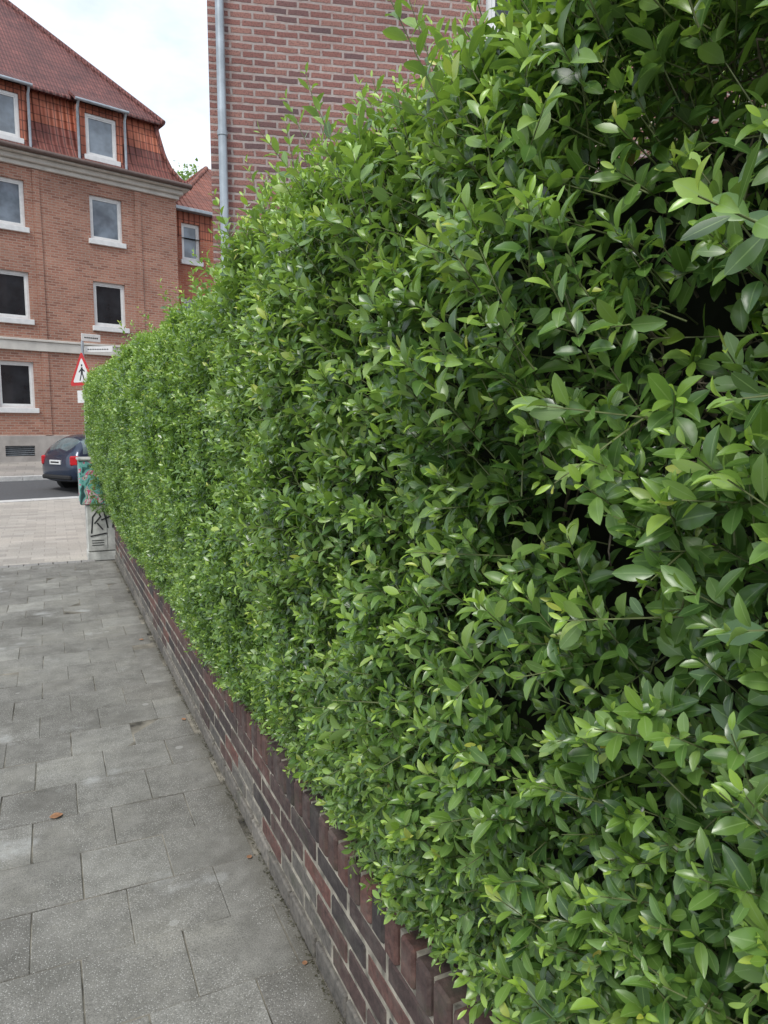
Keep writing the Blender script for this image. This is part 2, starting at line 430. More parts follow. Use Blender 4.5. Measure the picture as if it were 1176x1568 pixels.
prof=np.array([(.86,WT+.0),(.695,WT+.0),(.61,.55),(.545,.85),(.485,1.25),(.455,1.7),(.465,1.95),(.53,2.08),(.68,2.15),(1.0,2.17),(1.15,2.06),(1.19,1.2),(1.16,.5)])
segw=np.array([.6,1.1,1,1,1,1,1,1.1,.9,.5,.22,.18])
seglen=np.linalg.norm(np.diff(prof,axis=0),axis=1)
cum=np.concatenate([[0],np.cumsum(seglen*segw)])
TOT=cum[-1]
ph=rng.uniform(0,6.28,(12,)); 
fr=rng.normal(0,1,(12,2)); fr=fr/np.linalg.norm(fr,axis=1,keepdims=True)*np.array([2,3,4,5,6,8,10,13,16,20,24,28])[:,None]
am=np.array([.014,.014,.013,.012,.010,.010,.010,.010,.010,.009,.008,.007])
def bump(y,w):
    o=np.zeros_like(y)
    for i in range(12): o+=am[i]*np.sin(fr[i,0]*y+fr[i,1]*w*1.3+ph[i])
    return o
def clump(y,w):
    return np.sin(19*y+7*w+1.3*np.sin(9*w+4))*np.sin(23*w-6*y+1.7*np.sin(11*y))
def surf(y,w):
    i=np.clip(np.searchsorted(cum,w)-1,0,len(segw)-1)
    f=(w-cum[i])/(cum[i+1]-cum[i])
    P=prof[i]*(1-f[:,None])+prof[i+1]*f[:,None]
    D=prof[i+1]-prof[i]
    nx=-D[:,1]; nz=D[:,0]; 
    j=np.clip(np.where(f>.5,i+1,i-1),0,len(segw)-1); D2=prof[j+1]-prof[j]; k=np.abs(f-.5)
    nx=nx/np.hypot(D[:,0],D[:,1])*(1-k)+(-D2[:,1])/np.hypot(D2[:,0],D2[:,1])*k
    nz=nz/np.hypot(D[:,0],D[:,1])*(1-k)+( D2[:,0])/np.hypot(D2[:,0],D2[:,1])*k
    far=np.clip((y-2.5)/5.5,0,1); far=far*far*(3-2*far)
    zf=np.clip((P[:,1]-.95)/.5,0,1)*np.clip((1.0-P[:,0])/.4,0,1)
    near=np.clip((2.4-y)/1.2,0,1)*np.clip((1.0-P[:,1])/.45,0,1)*np.clip((1.0-P[:,0])/.3,0,1)
    close=np.clip((1.1-y)/.6,0,1)*np.clip((P[:,1]-.55)/.3,0,1)*np.clip((2.05-P[:,1])/.3,0,1)
    x=P[:,0]-.10*far*zf+.06*near+.030*close
    nrm=norm(np.stack([nx,np.zeros_like(nx),nz],1))
    pos=np.stack([x,y,P[:,1]+0.06*far*np.clip(P[:,1]-1,0,1)+.025*np.clip((1.6-y)/.6,0,1)*np.clip((P[:,1]-1.8)/.3,0,1)],1)
    pos+=nrm*(bump(y,P[:,1]+P[:,0])*np.clip((P[:,1]-.3)/.5,.3,1))[:,None]
    return pos,nrm
pk=rng.random((34,4)); pk[:,0]=.45+pk[:,0]**1.6*6.0; pk[:,1]=.62+pk[:,1]*1.4
def hole(pos):
    h=np.exp(-(((pos[:,1]-.445)/.10)**4+((pos[:,2]-1.84)/.22)**4))*.9
    h=h+np.exp(-(((pos[:,1]-.60)/.05)**2+((pos[:,2]-1.50)/.05)**2))*.5
    h=h+np.exp(-(((pos[:,1]-2.3)/.09)**2+((pos[:,2]-.98)/.05)**2))*.5
    for a,b,c,d in pk:
        h=h+np.exp(-(((pos[:,1]-a)/(.018+.03*c)/(1+.25*a))**2+((pos[:,2]-b)/(.018+.028*d))**2))*.5
    return np.clip(h,0,1)
groups=[]; stems=[]
def shoots(base,axis,K,length,size,young_boost,lodf):
    n=len(base)
    e1=norm(np.cross(axis,rng.normal(0,1,(n,3)))); e2=np.cross(axis,e1)
    phi0=rng.uniform(0,6.28,n)
    yb=young_boost; sr=rng.normal(0,.18,n); ssz=rng.uniform(.85,1.15,n)
    res=[]
    for k in range(K):
        fk=k/(K-1)
        for sgn in (0,1):
            ph_=phi0+k*1.57+sgn*math.pi+rng.normal(0,.2,n)
            rad=np.cos(ph_)[:,None]*e1+np.sin(ph_)[:,None]*e2
            th=np.radians(74-fk*42)+rng.normal(0,.2,n)
            d=norm(np.cos(th)[:,None]*axis+np.sin(th)[:,None]*rad+np.array([0,0,.05]))
            nn=axis-np.sum(axis*d,1,keepdims=True)*d+rng.normal(0,.28,(n,3))+np.array([-.12,0,.30])
            nn=norm(nn-np.sum(nn*d,1,keepdims=True)*d)
            p=base+axis*(length*fk)[:,None]+d*.003
            sz=size*ssz*np.interp(fk,[0,.3,.65,.85,1],[.82,1.0,.95,.72,.5])*rng.uniform(.72,1.2,n)
            wd=rng.uniform(.85,1.25,n)*np.interp(fk,[0,.7,1],[1.1,1.0,.8])
            g=np.clip(np.interp(fk,[0,.5,.8,1],[0,.10,.42,.90])*rng.uniform(.3,1.3,n)*yb+rng.normal(0,.05,n),0,1)
            r=np.clip(rng.beta(2,2.2,n)*.92+sr,0,1); r=np.where(r>.965,np.where(rng.random(n)<.02,1,.93),r)
            keep=rng.random(n)<.95
            res.append((p[keep],d[keep],nn[keep],sz[keep],wd[keep],r[keep],g[keep],lodf[keep]))
    cat=[np.concatenate([q[i] for q in res]) for i in range(8)]
    for lod in (0,1,2):
        mk=cat[7]==lod
        groups.append((lod,)+tuple(c[mk] for c in cat[:7]))
    stems.append((base,axis,length,lodf))
def lod_of(y): return np.where(y<0.9,0,np.where(y<2.2,1,2))
def layer(y0,y1,dens,dmin,dmax,size,inner=False,ln=(.034,.068)):
    n=int(dens*(y1-y0)*TOT)
    y=rng.uniform(y0,y1,n); w=rng.uniform(0,TOT,n)
    pos,nr=surf(y,w)
    h=hole(pos); c=clump(y,w)
    keep=rng.random(n)>h*(.75 if not inner else .5)
    dep=rng.uniform(dmin,dmax,n)+np.clip(-c-.30,0,1)*.12+h*rng.uniform(.10,.28,n)
    base=pos-nr*dep[:,None]
    base[:,2]=np.maximum(base[:,2],WT+.005)
    ax=norm(nr*.9+np.array([0,0,.50])+rng.normal(0,.38,(n,3)))
    yb=np.clip(.78+1.0*np.clip((pos[:,2]-1.65)/.4,0,1)+.45*c,.2,1.8)
    if inner: yb=yb*.2
    K=5
    base,ax,yb,y=base[keep],ax[keep],yb[keep],y[keep]
    shoots(base,ax,K,rng.uniform(ln[0],ln[1],len(base)),size,yb,lod_of(y))
layer(-1.4,0.15,350,.03,.08,.036)
layer(0.15,1.5,1220,.02,.085,.0330)
layer(1.5,4.0,1260,.02,.085,.0320)
layer(4.0,9.3,880,.025,.08,.034)
layer(0.15,2.5,330,.10,.20,.035,True)
layer(2.5,9.3,140,.10,.18,.038,True)
n=900
yy=np.full(n,9.3)+rng.uniform(-.05,.02,n); x=rng.uniform(.42,1.15,n); z=rng.uniform(WT+.1,2.15,n)
shoots(np.stack([x,yy,z],1),norm(np.array([0,.9,.4])+rng.normal(0,.3,(n,3))),5,rng.uniform(.05,.09,n),.04,np.full(n,.6),np.full(n,2))
def crest(y0,y1,n,lo,hi,K=6,yb=2.0,lift=.05):
    y=rng.uniform(y0,y1,n); i6,i9=cum[6],cum[9]
    w=rng.uniform(i6+.02,i9,n)
    pos,nr=surf(y,w)
    ax=norm(nr*.35+np.array([-.15,0,1.0])+rng.normal(0,.22,(n,3)))
    shoots(pos-nr*lift,ax,K,rng.uniform(lo,hi,n),.036,np.full(n,yb),lod_of(y))
crest(0.3,2.2,480,.06,.13); crest(2.2,9.3,950,.05,.10)
crest(0.5,4.0,55,.12,.20,8,1.8,.02); crest(4,9.3,40,.10,.16,7,1.8,.02)
n=1000; y=rng.beta(1,2.0,n)*8.5+.25; w=rng.uniform(cum[2],cum[7],n); pos,nr=surf(y,w)
kk=hole(pos)<.3
ly=np.clip(1-y/5,.3,1)
shoots((pos-nr*.022)[kk],norm(nr*.7+np.array([0,0,.6])+rng.normal(0,.35,(n,3)))[kk],6,(rng.uniform(.05,.12,n)*(.55+.45*ly))[kk],.035,np.full(n,1.6)[kk],lod_of(y)[kk])
n=70; y=rng.uniform(.33,.60,n); z=rng.uniform(1.5,2.15,n)
shoots(np.stack([.56+rng.uniform(-.03,.12,n),y,z],1),norm(np.array([-.6,-.1,.6])+rng.normal(0,.4,(n,3))),6,rng.uniform(.05,.09,n),.036,np.full(n,1.4),np.zeros(n,int))
hedge=empty('privet_hedge')
build_leaves('foliage',groups,M_leaf,hedge)
def build_stems():
    VV=[];FF=[];off=0
    for (b,a,l,lod) in stems:
        mk=lod<2; b,a,l=b[mk],a[mk],l[mk]
        if not len(b): continue
        e1=norm(np.cross(a,np.array([.3,.5,.8]))); e2=np.cross(a,e1)
        rings=[]
        for (p,r) in ((b-a*.03,.0013),(b+a*l[:,None],.0007)):
            for k in range(3):
                t=k*2.094; rings.append(p+(math.cos(t)*e1+math.sin(t)*e2)*r)
        V=np.stack(rings,1); n=len(b)
        T=np.array([(0,1,4),(0,4,3),(1,2,5),(1,5,4),(2,0,3),(2,3,5)])
        FF.append((T[None]+(np.arange(n)*6)[:,None,None]+off).reshape(-1,3)); VV.append(V.reshape(-1,3)); off+=n*6
    V=np.concatenate(VV);F=np.concatenate(FF)
    me=bpy.data.meshes.new('stems'); me.vertices.add(len(V)); me.vertices.foreach_set('co',V.astype(np.float32).ravel())
    me.loops.add(F.size); me.loops.foreach_set('vertex_index',F.astype(np.int32).ravel())
    me.polygons.add(len(F)); me.polygons.foreach_set('loop_start',np.arange(0,F.size,3,dtype=np.int32)); me.update(calc_edges=True)
    me.materials.append(M_stem); o=bpy.data.objects.new('stems',me); COL.objects.link(o); o.parent=hedge
build_stems()
mb=MB()
def branch(p0,d0,L,r0,depth,seg=6,up=.25,xmin=.70,wig=1.0):
    p=Vector(p0); d=Vector(d0).normalized(); pts=[p.copy()]
    for i in range(seg):
        d=(d+Vector((random.gauss(0,.28)*wig,random.gauss(0,.28)*wig,random.gauss(0,.2)*wig+up*.3))).normalized()
        q=p+d*(L/seg)
        if q.x<xmin: d.x=abs(d.x); q=p+d*(L/seg)
        if q.x<xmin: q.x=xmin+random.uniform(0,.03)
        if q.x>1.12: q.x=1.12-random.uniform(0,.03)
        if q.z>2.08: q.z=2.08-random.uniform(0,.05)
        p=q; pts.append(p.copy())
    mb.tube(pts,[r0*(1-.6*i/seg)*random.uniform(.85,1.2) for i in range(seg+1)],5,0,False)
    if depth>0:
        for k in range(3):
            q=pts[random.randint(1,seg)]
            dd=(d+Vector((random.gauss(-.35,.5),random.gauss(0,.6),random.gauss(.2,.5))))
            branch(q,dd,L*random.uniform(.35,.6),r0*.5,depth-1,5,up,xmin,wig)
y=-1.2
while y<9.2:
    branch((.85+random.uniform(-.03,.12),y,WT-.1),(random.uniform(-.1,.15),random.uniform(-.3,.3),1),random.uniform(1.0,1.5),random.uniform(.006,.012),2,9,.6,.74)
    y+=0.14 if y<1.5 else 0.4
for i in range(120):
    branch((random.uniform(.64,.85),random.uniform(.30,.68),random.uniform(1.5,2.03)),(random.uniform(-.9,.1),random.uniform(-.8,.6),random.uniform(-.2,.9)),random.uniform(.07,.18),random.uniform(.0016,.003),1,9,.1,.60,1.8)
mb.obj('branches',[M_twig],hedge)
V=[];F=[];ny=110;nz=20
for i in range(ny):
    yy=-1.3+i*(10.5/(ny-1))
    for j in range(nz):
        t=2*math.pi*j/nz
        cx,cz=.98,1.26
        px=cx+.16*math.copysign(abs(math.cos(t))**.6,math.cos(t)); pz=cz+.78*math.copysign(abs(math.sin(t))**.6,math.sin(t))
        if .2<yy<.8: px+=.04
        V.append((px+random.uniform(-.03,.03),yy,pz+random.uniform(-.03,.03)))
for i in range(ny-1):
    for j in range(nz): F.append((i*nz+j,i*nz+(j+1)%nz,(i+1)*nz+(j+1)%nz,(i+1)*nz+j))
mb=MB(); mb.add(V,F+[tuple(range(nz)),tuple((ny-1)*nz+j for j in range(nz))]); mb.obj('inner_shade_core',[M_core],hedge)  # added near-black solid, its colour stands for the shade deep in the hedge

# ------------------------------------------------------------------ buildings
def facade(mb,x0,x1,z0,z1,wins,y=0.0,mat=0,rev=0.13,fl=-1):
    xs=sorted({x0,x1,*[w[0] for w in wins],*[w[1] for w in wins]}); zs=sorted({z0,z1,*[w[2] for w in wins],*[w[3] for w in wins]})
    for i in range(len(xs)-1):
        for j in range(len(zs)-1):
            cx,cz=(xs[i]+xs[i+1])/2,(zs[j]+zs[j+1])/2
            if any(w[0]<cx<w[1] and w[2]<cz<w[3] for w in wins): continue
            mb.quad((xs[i],y,zs[j]),(xs[i+1],y,zs[j]),(xs[i+1],y,zs[j+1]),(xs[i],y,zs[j+1]),mat)
    for (a,b,c,d) in [w[:4] for w in wins]:
        r=y+rev
        mb.quad((a,y,c),(a,r,c),(a,r,d),(a,y,d),mat); mb.quad((b,y,c),(b,y,d),(b,r,d),(b,r,c),mat)
        mb.quad((a,y,d),(a,r,d),(b,r,d),(b,y,d),mat); mb.quad((a,y,c),(b,y,c),(b,r,c),(a,r,c),mat)
def window(mb,a,b,c,d,y,mf,mg,mull=True,fw=0.085,sill=True,rev=0.13):
    r=y+rev-0.05
    mb.box(a+.002,a+fw,r,r+.06,c+.002,d-.002,mf,.004); mb.box(b-fw,b-.002,r,r+.06,c+.002,d-.002,mf,.004)
    mb.box(a+fw,b-fw,r+.001,r+.061,c+.002,c+fw,mf); mb.box(a+fw,b-fw,r+.001,r+.061,d-fw,d-.002,mf)
    s=.045; a2,b2,c2,d2=a+fw,b-fw,c+fw,d-fw
    mb.box(a2,a2+s,r+.018,r+.06,c2,d2,mf);mb.box(b2-s,b2,r+.018,r+.06,c2,d2,mf)
    mb.box(a2+s,b2-s,r+.019,r+.06,c2,c2+s,mf);mb.box(a2+s,b2-s,r+.019,r+.06,d2-s,d2,mf)
    mb.quad((a2,r+.045,c2),(b2,r+.045,c2),(b2,r+.045,d2),(a2,r+.045,d2),mg)
    if sill: mb.box(a-.08,b+.08,y-.09,y+rev-.05,c-.17,c-.003,mf,.01)

house=empty('brick_house',(-0.57,26.4,0),math.radians(15))
wins=[]
cols=[-7.1,-3.6,-.38,2.75]
for cx in cols:
    for (c,d) in ((2.36,3.86),(5.22,6.72),(8.12,9.58)): wins.append((cx-.55,cx+.55,c,d))
XL,XR,DEP=-9.6,5.3,9.6
mb=MB()
facade(mb,XL,XR,1.45,10.0,wins)
mb.quad((XR,0,1.45),(XR,DEP,1.45),(XR,DEP,10.0),(XR,0,10.0)); mb.quad((XL,DEP,1.45),(XL,0,1.45),(XL,0,10.0),(XL,DEP,10.0)); mb.quad((XR,DEP,1.45),(XL,DEP,1.45),(XL,DEP,10.0),(XR,DEP,10.0))
for xx in (.42,3.75): mb.box(xx,xx+.2,-.045,-.001,1.46,4.21,0); mb.box(xx,xx+.2,-.045,-.001,4.61,9.98,0)
mb.obj('walls',[M_brickA],house)
mb=MB()
vents=[(cx-.45,cx+.45,.78,1.12) for cx in cols]
facade(mb,XL-.04,XR+.04,.3,1.44,vents,-.04,0,.15)
mb.quad((XR+.04,-.04,.3),(XR+.04,DEP,.3),(XR+.04,DEP,1.44),(XR+.04,-.04,1.44))
mb.quad((XL-.04,-.04,1.44),(XR+.04,-.04,1.44),(XR+.04,.02,1.47),(XL-.04,.02,1.47))
for (a,b,c,d) in vents:
    mb.quad((a,.1,c),(b,.1,c),(b,.1,d),(a,.1,d),1)
    for k in range(5): mb.box(a,b,.02,.05,c+.03+k*.065,c+.05+k*.065,2)
mb.obj('plinth',[M_plinth,M_gdark,M_zinc],house)
mb=MB()
mb.box(XL-.05,XR+.05,-.08,.05,4.22,4.52,0,.01)
mb.box(XL-.06,XR+.06,-.12,.05,4.525,4.60,0,.01)
mb.box(XL-.08,XR+.08,-.10,DEP,10.0,10.14,0,.01); mb.box(XL-.2,XR+.2,-.22,DEP,10.145,10.3,0,.02); mb.box(XL-.38,XR+.38,-.40,DEP,10.305,10.36,0,.01)
mb.obj('cornices',[M_cornice],house)
mb=MB()
for i,(a,b,c,d) in enumerate(wins):
    window(mb,a,b,c,d,0,0,2 if c>7 else 1)
mb.obj('windows',[M_white,M_gdark,M_gskycurt],house)
mb=MB()
mb.tube([(XL-.4,-.47,10.42),(XR+.4,-.47,10.42)],.075,10)
mb.obj('gutter',[plain('brown_pipe',(0.13,0.09,0.075),.5)],house)
profR=[(-.42,10.38),(-.12,10.66),(.12,11.05),(.30,11.6),(.42,12.2),(.50,12.72)]
mb=MB()
def ring(t,z): return [(XL+t,t,z),(XR-t,t,z),(XR-t,DEP-t,z),(XL+t,DEP-t,z)]
for si,((t0,z0_),(t1,z1_)) in enumerate(zip(profR[:-1],profR[1:])):
    A=ring(t0,z0_);B=ring(t1,z1_)
    for k in range(4): mb.quad(A[k],A[(k+1)%4],B[(k+1)%4],B[k],2 if si in (3,4) else 0)
A=ring(.26,12.66); q=4.4; B=ring(.26+q,12.66+q*1.08)
A2=ring(.26,12.58)
for k in range(4):
    mb.quad(A[k],A[(k+1)%4],B[(k+1)%4],B[k],1); mb.quad(A2[k],A2[(k+1)%4],A[(k+1)%4],A[k],1)
    C=ring(.52,12.6); mb.quad(C[k],C[(k+1)%4],A2[(k+1)%4],A2[k],1)
mb.poly(B,1)
for k in range(4): mb.tube([A[k],B[k]],.11,8,1)
for k in range(4):
    mb.tube([ring(t,z+.02)[k] for t,z in profR],.09,8,0)
mb.obj('roof',[M_tileR,M_tile,M_tileO],house)
mb=MB()
for cx in (-.38,2.68,-3.6,-7.1):
    a,b=cx-.72,cx+.72
    facade(mb,a,b,10.5,12.45,[(cx-.52,cx+.52,10.82,12.18)],-.05,0,.1)
    mb.quad((a,-.05,10.5),(a,-.05,12.45),(a,1.2,12.45),(a,1.2,10.5),0); mb.quad((b,-.05,10.5),(b,1.2,10.5),(b,1.2,12.45),(b,-.05,12.45),0)
    window(mb,cx-.52,cx+.52,10.82,12.18,-.05,1,2,rev=.1,sill=True)
    mb.add([(a-.14,-.25,12.40),(b+.14,-.25,12.40),(b+.14,.45,12.86),(a-.14,.45,12.86),(a-.14,-.25,12.50),(b+.14,-.25,12.50),(b+.14,.45,12.97),(a-.14,.45,12.97)],
           [(0,3,2,1),(4,5,6,7),(0,1,5,4),(1,2,6,5),(3,0,4,7)],3)
    mb.tube([(a-.16,-.3,12.44),(b+.16,-.3,12.44)],.055,8,4)
    for xx in (a-.06,b+.06): mb.tube([(xx,-.28,12.42),(xx,-.14,12.2),(xx,-.14,10.55)],.045,8,4)
mb.add([(-2.2,2.0,14.61),(-1.3,2.0,14.61),(-1.3,2.8,15.47),(-2.2,2.8,15.47)],[(0,1,2,3)],2)
mb.tube([(-2.2,2.0,14.62),(-1.3,2.0,14.62),(-1.3,2.8,15.48),(-2.2,2.8,15.48),(-2.2,2.0,14.62)],.05,6,1)
mb.obj('dormers',[M_tileO,M_white,M_gskycurt,M_tile,M_zinc],house)

h2=empty('brick_house',(-0.57,26.4,0),math.radians(15))
mb=MB()
w2=[(5.85,6.6,8.12,9.5),(7.8,8.8,8.12,9.5),(5.85,6.6,5.22,6.7),(7.8,8.8,5.22,6.7)]
facade(mb,5.32,14,.3,8.95,[(a,b,c,min(d,8.95)) for a,b,c,d in w2],.8,0)
facade(mb,5.32,14,8.95,9.9,[(a,b,8.95,d) for a,b,c,d in w2 if c>8],.8,1)
mb.quad((14,.8,.3),(14,8,.3),(14,8,9.9),(14,.8,9.9),0); mb.quad((5.32,8,.3),(5.32,.8,.3),(5.32,.8,9.9),(5.32,8,9.9),0)
mb.obj('walls',[M_brickC,M_tileO],h2)
mb=MB()
for (a,b,c,d) in w2: window(mb,a,b,c,d,.8,0,1)
mb.box(5.3,14.1,.55,8,9.9,10.02,2,.01)
mb.obj('windows_and_fascia',[M_white,M_gskycurt,M_zinc],h2)
mb=MB()
e=[(5.5,1.0,10.03),(14,1.0,10.03),(14,8,10.03),(5.5,8,10.03)]; r0,r1=(8.8,4.5,13.1),(14,4.5,13.1)
mb.poly([e[0],e[1],r1,r0]);mb.poly([e[2],e[3],r0,r1]);mb.poly([e[3],e[0],r0]);mb.poly([e[1],e[2],r1])
mb.tube([e[0],r0],.1,6); mb.tube([e[3],r0],.1,6)
mb.obj('roof',[tilemat('roof_tile_brown',(0.26,0.09,0.055),(0.34,0.12,0.08))],h2)

h3=empty('brick_house',(1.69,8.0,0),math.radians(-15))
w3=[(3.03,4.15,6.05,7.6),(6.3,7.4,6.05,7.6),(3.03,4.15,2.9,4.3)]
mb=MB(); facade(mb,0,10.5,-.1,12.2,w3,0,0,.12)
mb.quad((0,9,-.1),(0,0,-.1),(0,0,12.2),(0,9,12.2)); mb.quad((10.5,0,-.1),(10.5,9,-.1),(10.5,9,12.2),(10.5,0,12.2)); mb.quad((10.5,9,-.1),(0,9,-.1),(0,9,12.2),(10.5,9,12.2))
mb.obj('walls',[M_brickB],h3)
mb=MB()
for w in w3: window(mb,*w,0,0,1,fw=.09,rev=.12)
mb.obj('windows',[M_white,M_gdark],h3)
mb=MB()
mb.tube([(.13,-.085,12.0),(.13,-.085,-.05)],.046,14)
for z in np.arange(.9,12,1.9):
    mb.tube([(.13,-.085,z),(.13,-.085,z+.05)],.054,14); mb.box(.10,.16,-.05,.0,z+.01,z+.04)
mb.obj('downpipe',[M_zinc],h3)
mb=MB()
e=[(-.35,-.4,12.2),(10.85,-.4,12.2),(10.85,9.4,12.2),(-.35,9.4,12.2)]; r0,r1=(3.5,4.5,15.8),(7,4.5,15.8)
mb.poly([e[0],e[1],r1,r0]);mb.poly([e[2],e[3],r0,r1]);mb.poly([e[3],e[0],r0]);mb.poly([e[1],e[2],r1]);mb.poly(e[::-1])
mb.obj('roof',[M_tile],h3)

# ------------------------------------------------------------------ utility cabinet
def cabmat():
    m,t,b=newmat('mural_paint')
    co=t.node('ShaderNodeTexCoord').outputs['Object']
    n=t.node('ShaderNodeTexNoise',Vector=co,Scale=6.5,Detail=2.0,Distortion=1.5).outputs['Fac']
    col=t.ramp(n,[(0.0,(0.02,0.06,0.06)),(0.36,(0.04,0.14,0.12)),(0.42,(0.14,0.40,0.35)),(0.50,(0.22,0.50,0.44)),(0.54,(0.58,0.10,0.20)),(0.60,(0.62,0.62,0.57)),(0.64,(0.10,0.28,0.15))])
    r=[x for x in t.n if x.bl_idname=='ShaderNodeValToRGB'][-1]; r.color_ramp.interpolation='CONSTANT'
    t.set(b.inputs['Base Color'],col); b.inputs['Roughness'].default_value=.5; return m
M_cab=plain('cabinet_grey',(0.50,0.50,0.46),.6,var=.3,scale=7,bump=.1)
M_black=plain('black_paint',(0.02,0.02,0.022),.5)
cab=empty('utility_cabinet',(-.03,0,0))
mb=MB()
mb.box(.375,.84,9.47,9.85,-.02,.10,0,.01); mb.box(.38,.835,9.462,9.845,.105,.69,0,.012)
mb.box(.608,.612,9.459,9.463,.14,.66,1)
for z in (.18,.21,.24): mb.box(.43,.57,9.458,9.463,z,z+.008,1)
mb.obj('base',[M_cab,M_black],cab)
mb=MB(); mb.box(.315,.84,9.44,9.86,.695,1.235,0,.012); mb.box(.30,.855,9.42,9.875,1.238,1.275,1,.012)
mb.box(.575,.580,9.436,9.442,.72,1.21,2); mb.box(.55,.565,9.425,9.441,.93,1.0,2,.003)
mb.obj('upper_housing',[cabmat(),M_cab,M_black],cab)
mb=MB()
def stroke(pts,w=.014,y=9.4585):
    for (a,b) in zip(pts[:-1],pts[1:]):
        a=Vector((a[0],0,a[1]));b=Vector((b[0],0,b[1]));d=(b-a).normalized();n=Vector((-d.z,0,d.x))*w/2
        q=[a-n-d*w*.3,b-n+d*w*.3,b+n+d*w*.3,a+n-d*w*.3]; mb.poly([(p.x,y,p.z) for p in q]); y-=.0002
yy=9.4588
for S in ([(.43,.34),(.45,.54),(.51,.62),(.54,.54),(.47,.46)],[(.50,.46),(.56,.38)],[(.58,.62),(.62,.40)],[(.55,.50),(.66,.54)],[(.70,.6),(.68,.4)],[(.42,.30),(.60,.33)]):
    stroke(S,.017,yy); yy-=.001
mb.obj('graffiti_tag',[M_black],cab)

# ------------------------------------------------------------------ traffic sign
M_red=plain('sign_red',(0.55,0.03,0.03),.4,var=.05)
zs=gz(.78,19.2)
sign=empty('traffic_sign',(.80,19.2,zs))
mb=MB(); mb.tube([(0,0,-.1),(0,0,3.62)],.033,12); mb.obj('post',[M_zinc],sign)
def tri(R,cz,n=6,rad=.05):
    pts=[]
    for k in range(3):
        a=math.radians(90+120*k); cx,cy=(R-2*rad)*math.cos(a),(R-2*rad)*math.sin(a)
        for j in range(n):
            t=a+math.radians(-60+120*j/(n-1)); pts.append((cx+rad*math.cos(t),cz+cy+rad*math.sin(t)))
    return pts
mb=MB()
def plate(pts,y0,y1,mat):
    n=len(pts); vs=[(x,y0,z) for x,z in pts]+[(x,y1,z) for x,z in pts]
    mb.add(vs,[tuple(range(n)),tuple(reversed(range(n,2*n)))]+[(k,k+n,(k+1)%n+n,(k+1)%n) for k in range(n)],mat)
plate(tri(.56,2.82),-.045,-.040,0); plate(tri(.56,2.82),-.0385,-.036,3); plate(tri(.40,2.82,rad=.03),-.049,-.0455,1)
for P in ([(-.02,3.0),(.03,3.0),(.03,3.05),(-.02,3.05)],[(-.04,2.82),(.04,2.82),(.035,2.98),(-.03,2.98)],[(-.10,2.66),(-.06,2.66),(.0,2.82),(-.04,2.82)],[(.06,2.66),(.10,2.66),(.04,2.82),(0,2.82)],[(.03,2.9),(.11,2.86),(.11,2.89),(.03,2.95)],[(-.03,2.9),(-.11,2.85),(-.11,2.88),(-.03,2.95)]):
    plate(P,-.0515,-.0495,2)
plate([(-.21,2.12),(.21,2.12),(.21,2.42),(-.21,2.42)],-.045,-.04,1)
o=mb.obj('warning_triangle',[M_red,M_white,M_black,M_zinc],sign); o.rotation_euler=(0,0,math.radians(-55))
mb=MB()
mb.box(-.02,.45,-.02,.0,3.62,3.80,0,.005)
for k in range(7): mb.box(.05+k*.05,.085+k*.05,-.023,-.0205,3.69,3.72,1)
o=mb.obj('street_name_plate',[M_white,M_black],sign); o.rotation_euler=(0,0,math.radians(20))
mb=MB()
mb.box(-.15,.55,-.02,.0,3.36,3.50,0,.005)
for k in range(9): mb.box(-.08+k*.06,-.04+k*.06,-.023,-.0205,3.415,3.44,1)
o=mb.obj('street_name_plate_lower',[M_white,M_black],sign); o.rotation_euler=(0,0,math.radians(-28)); o.location=(0.2,.06,0)

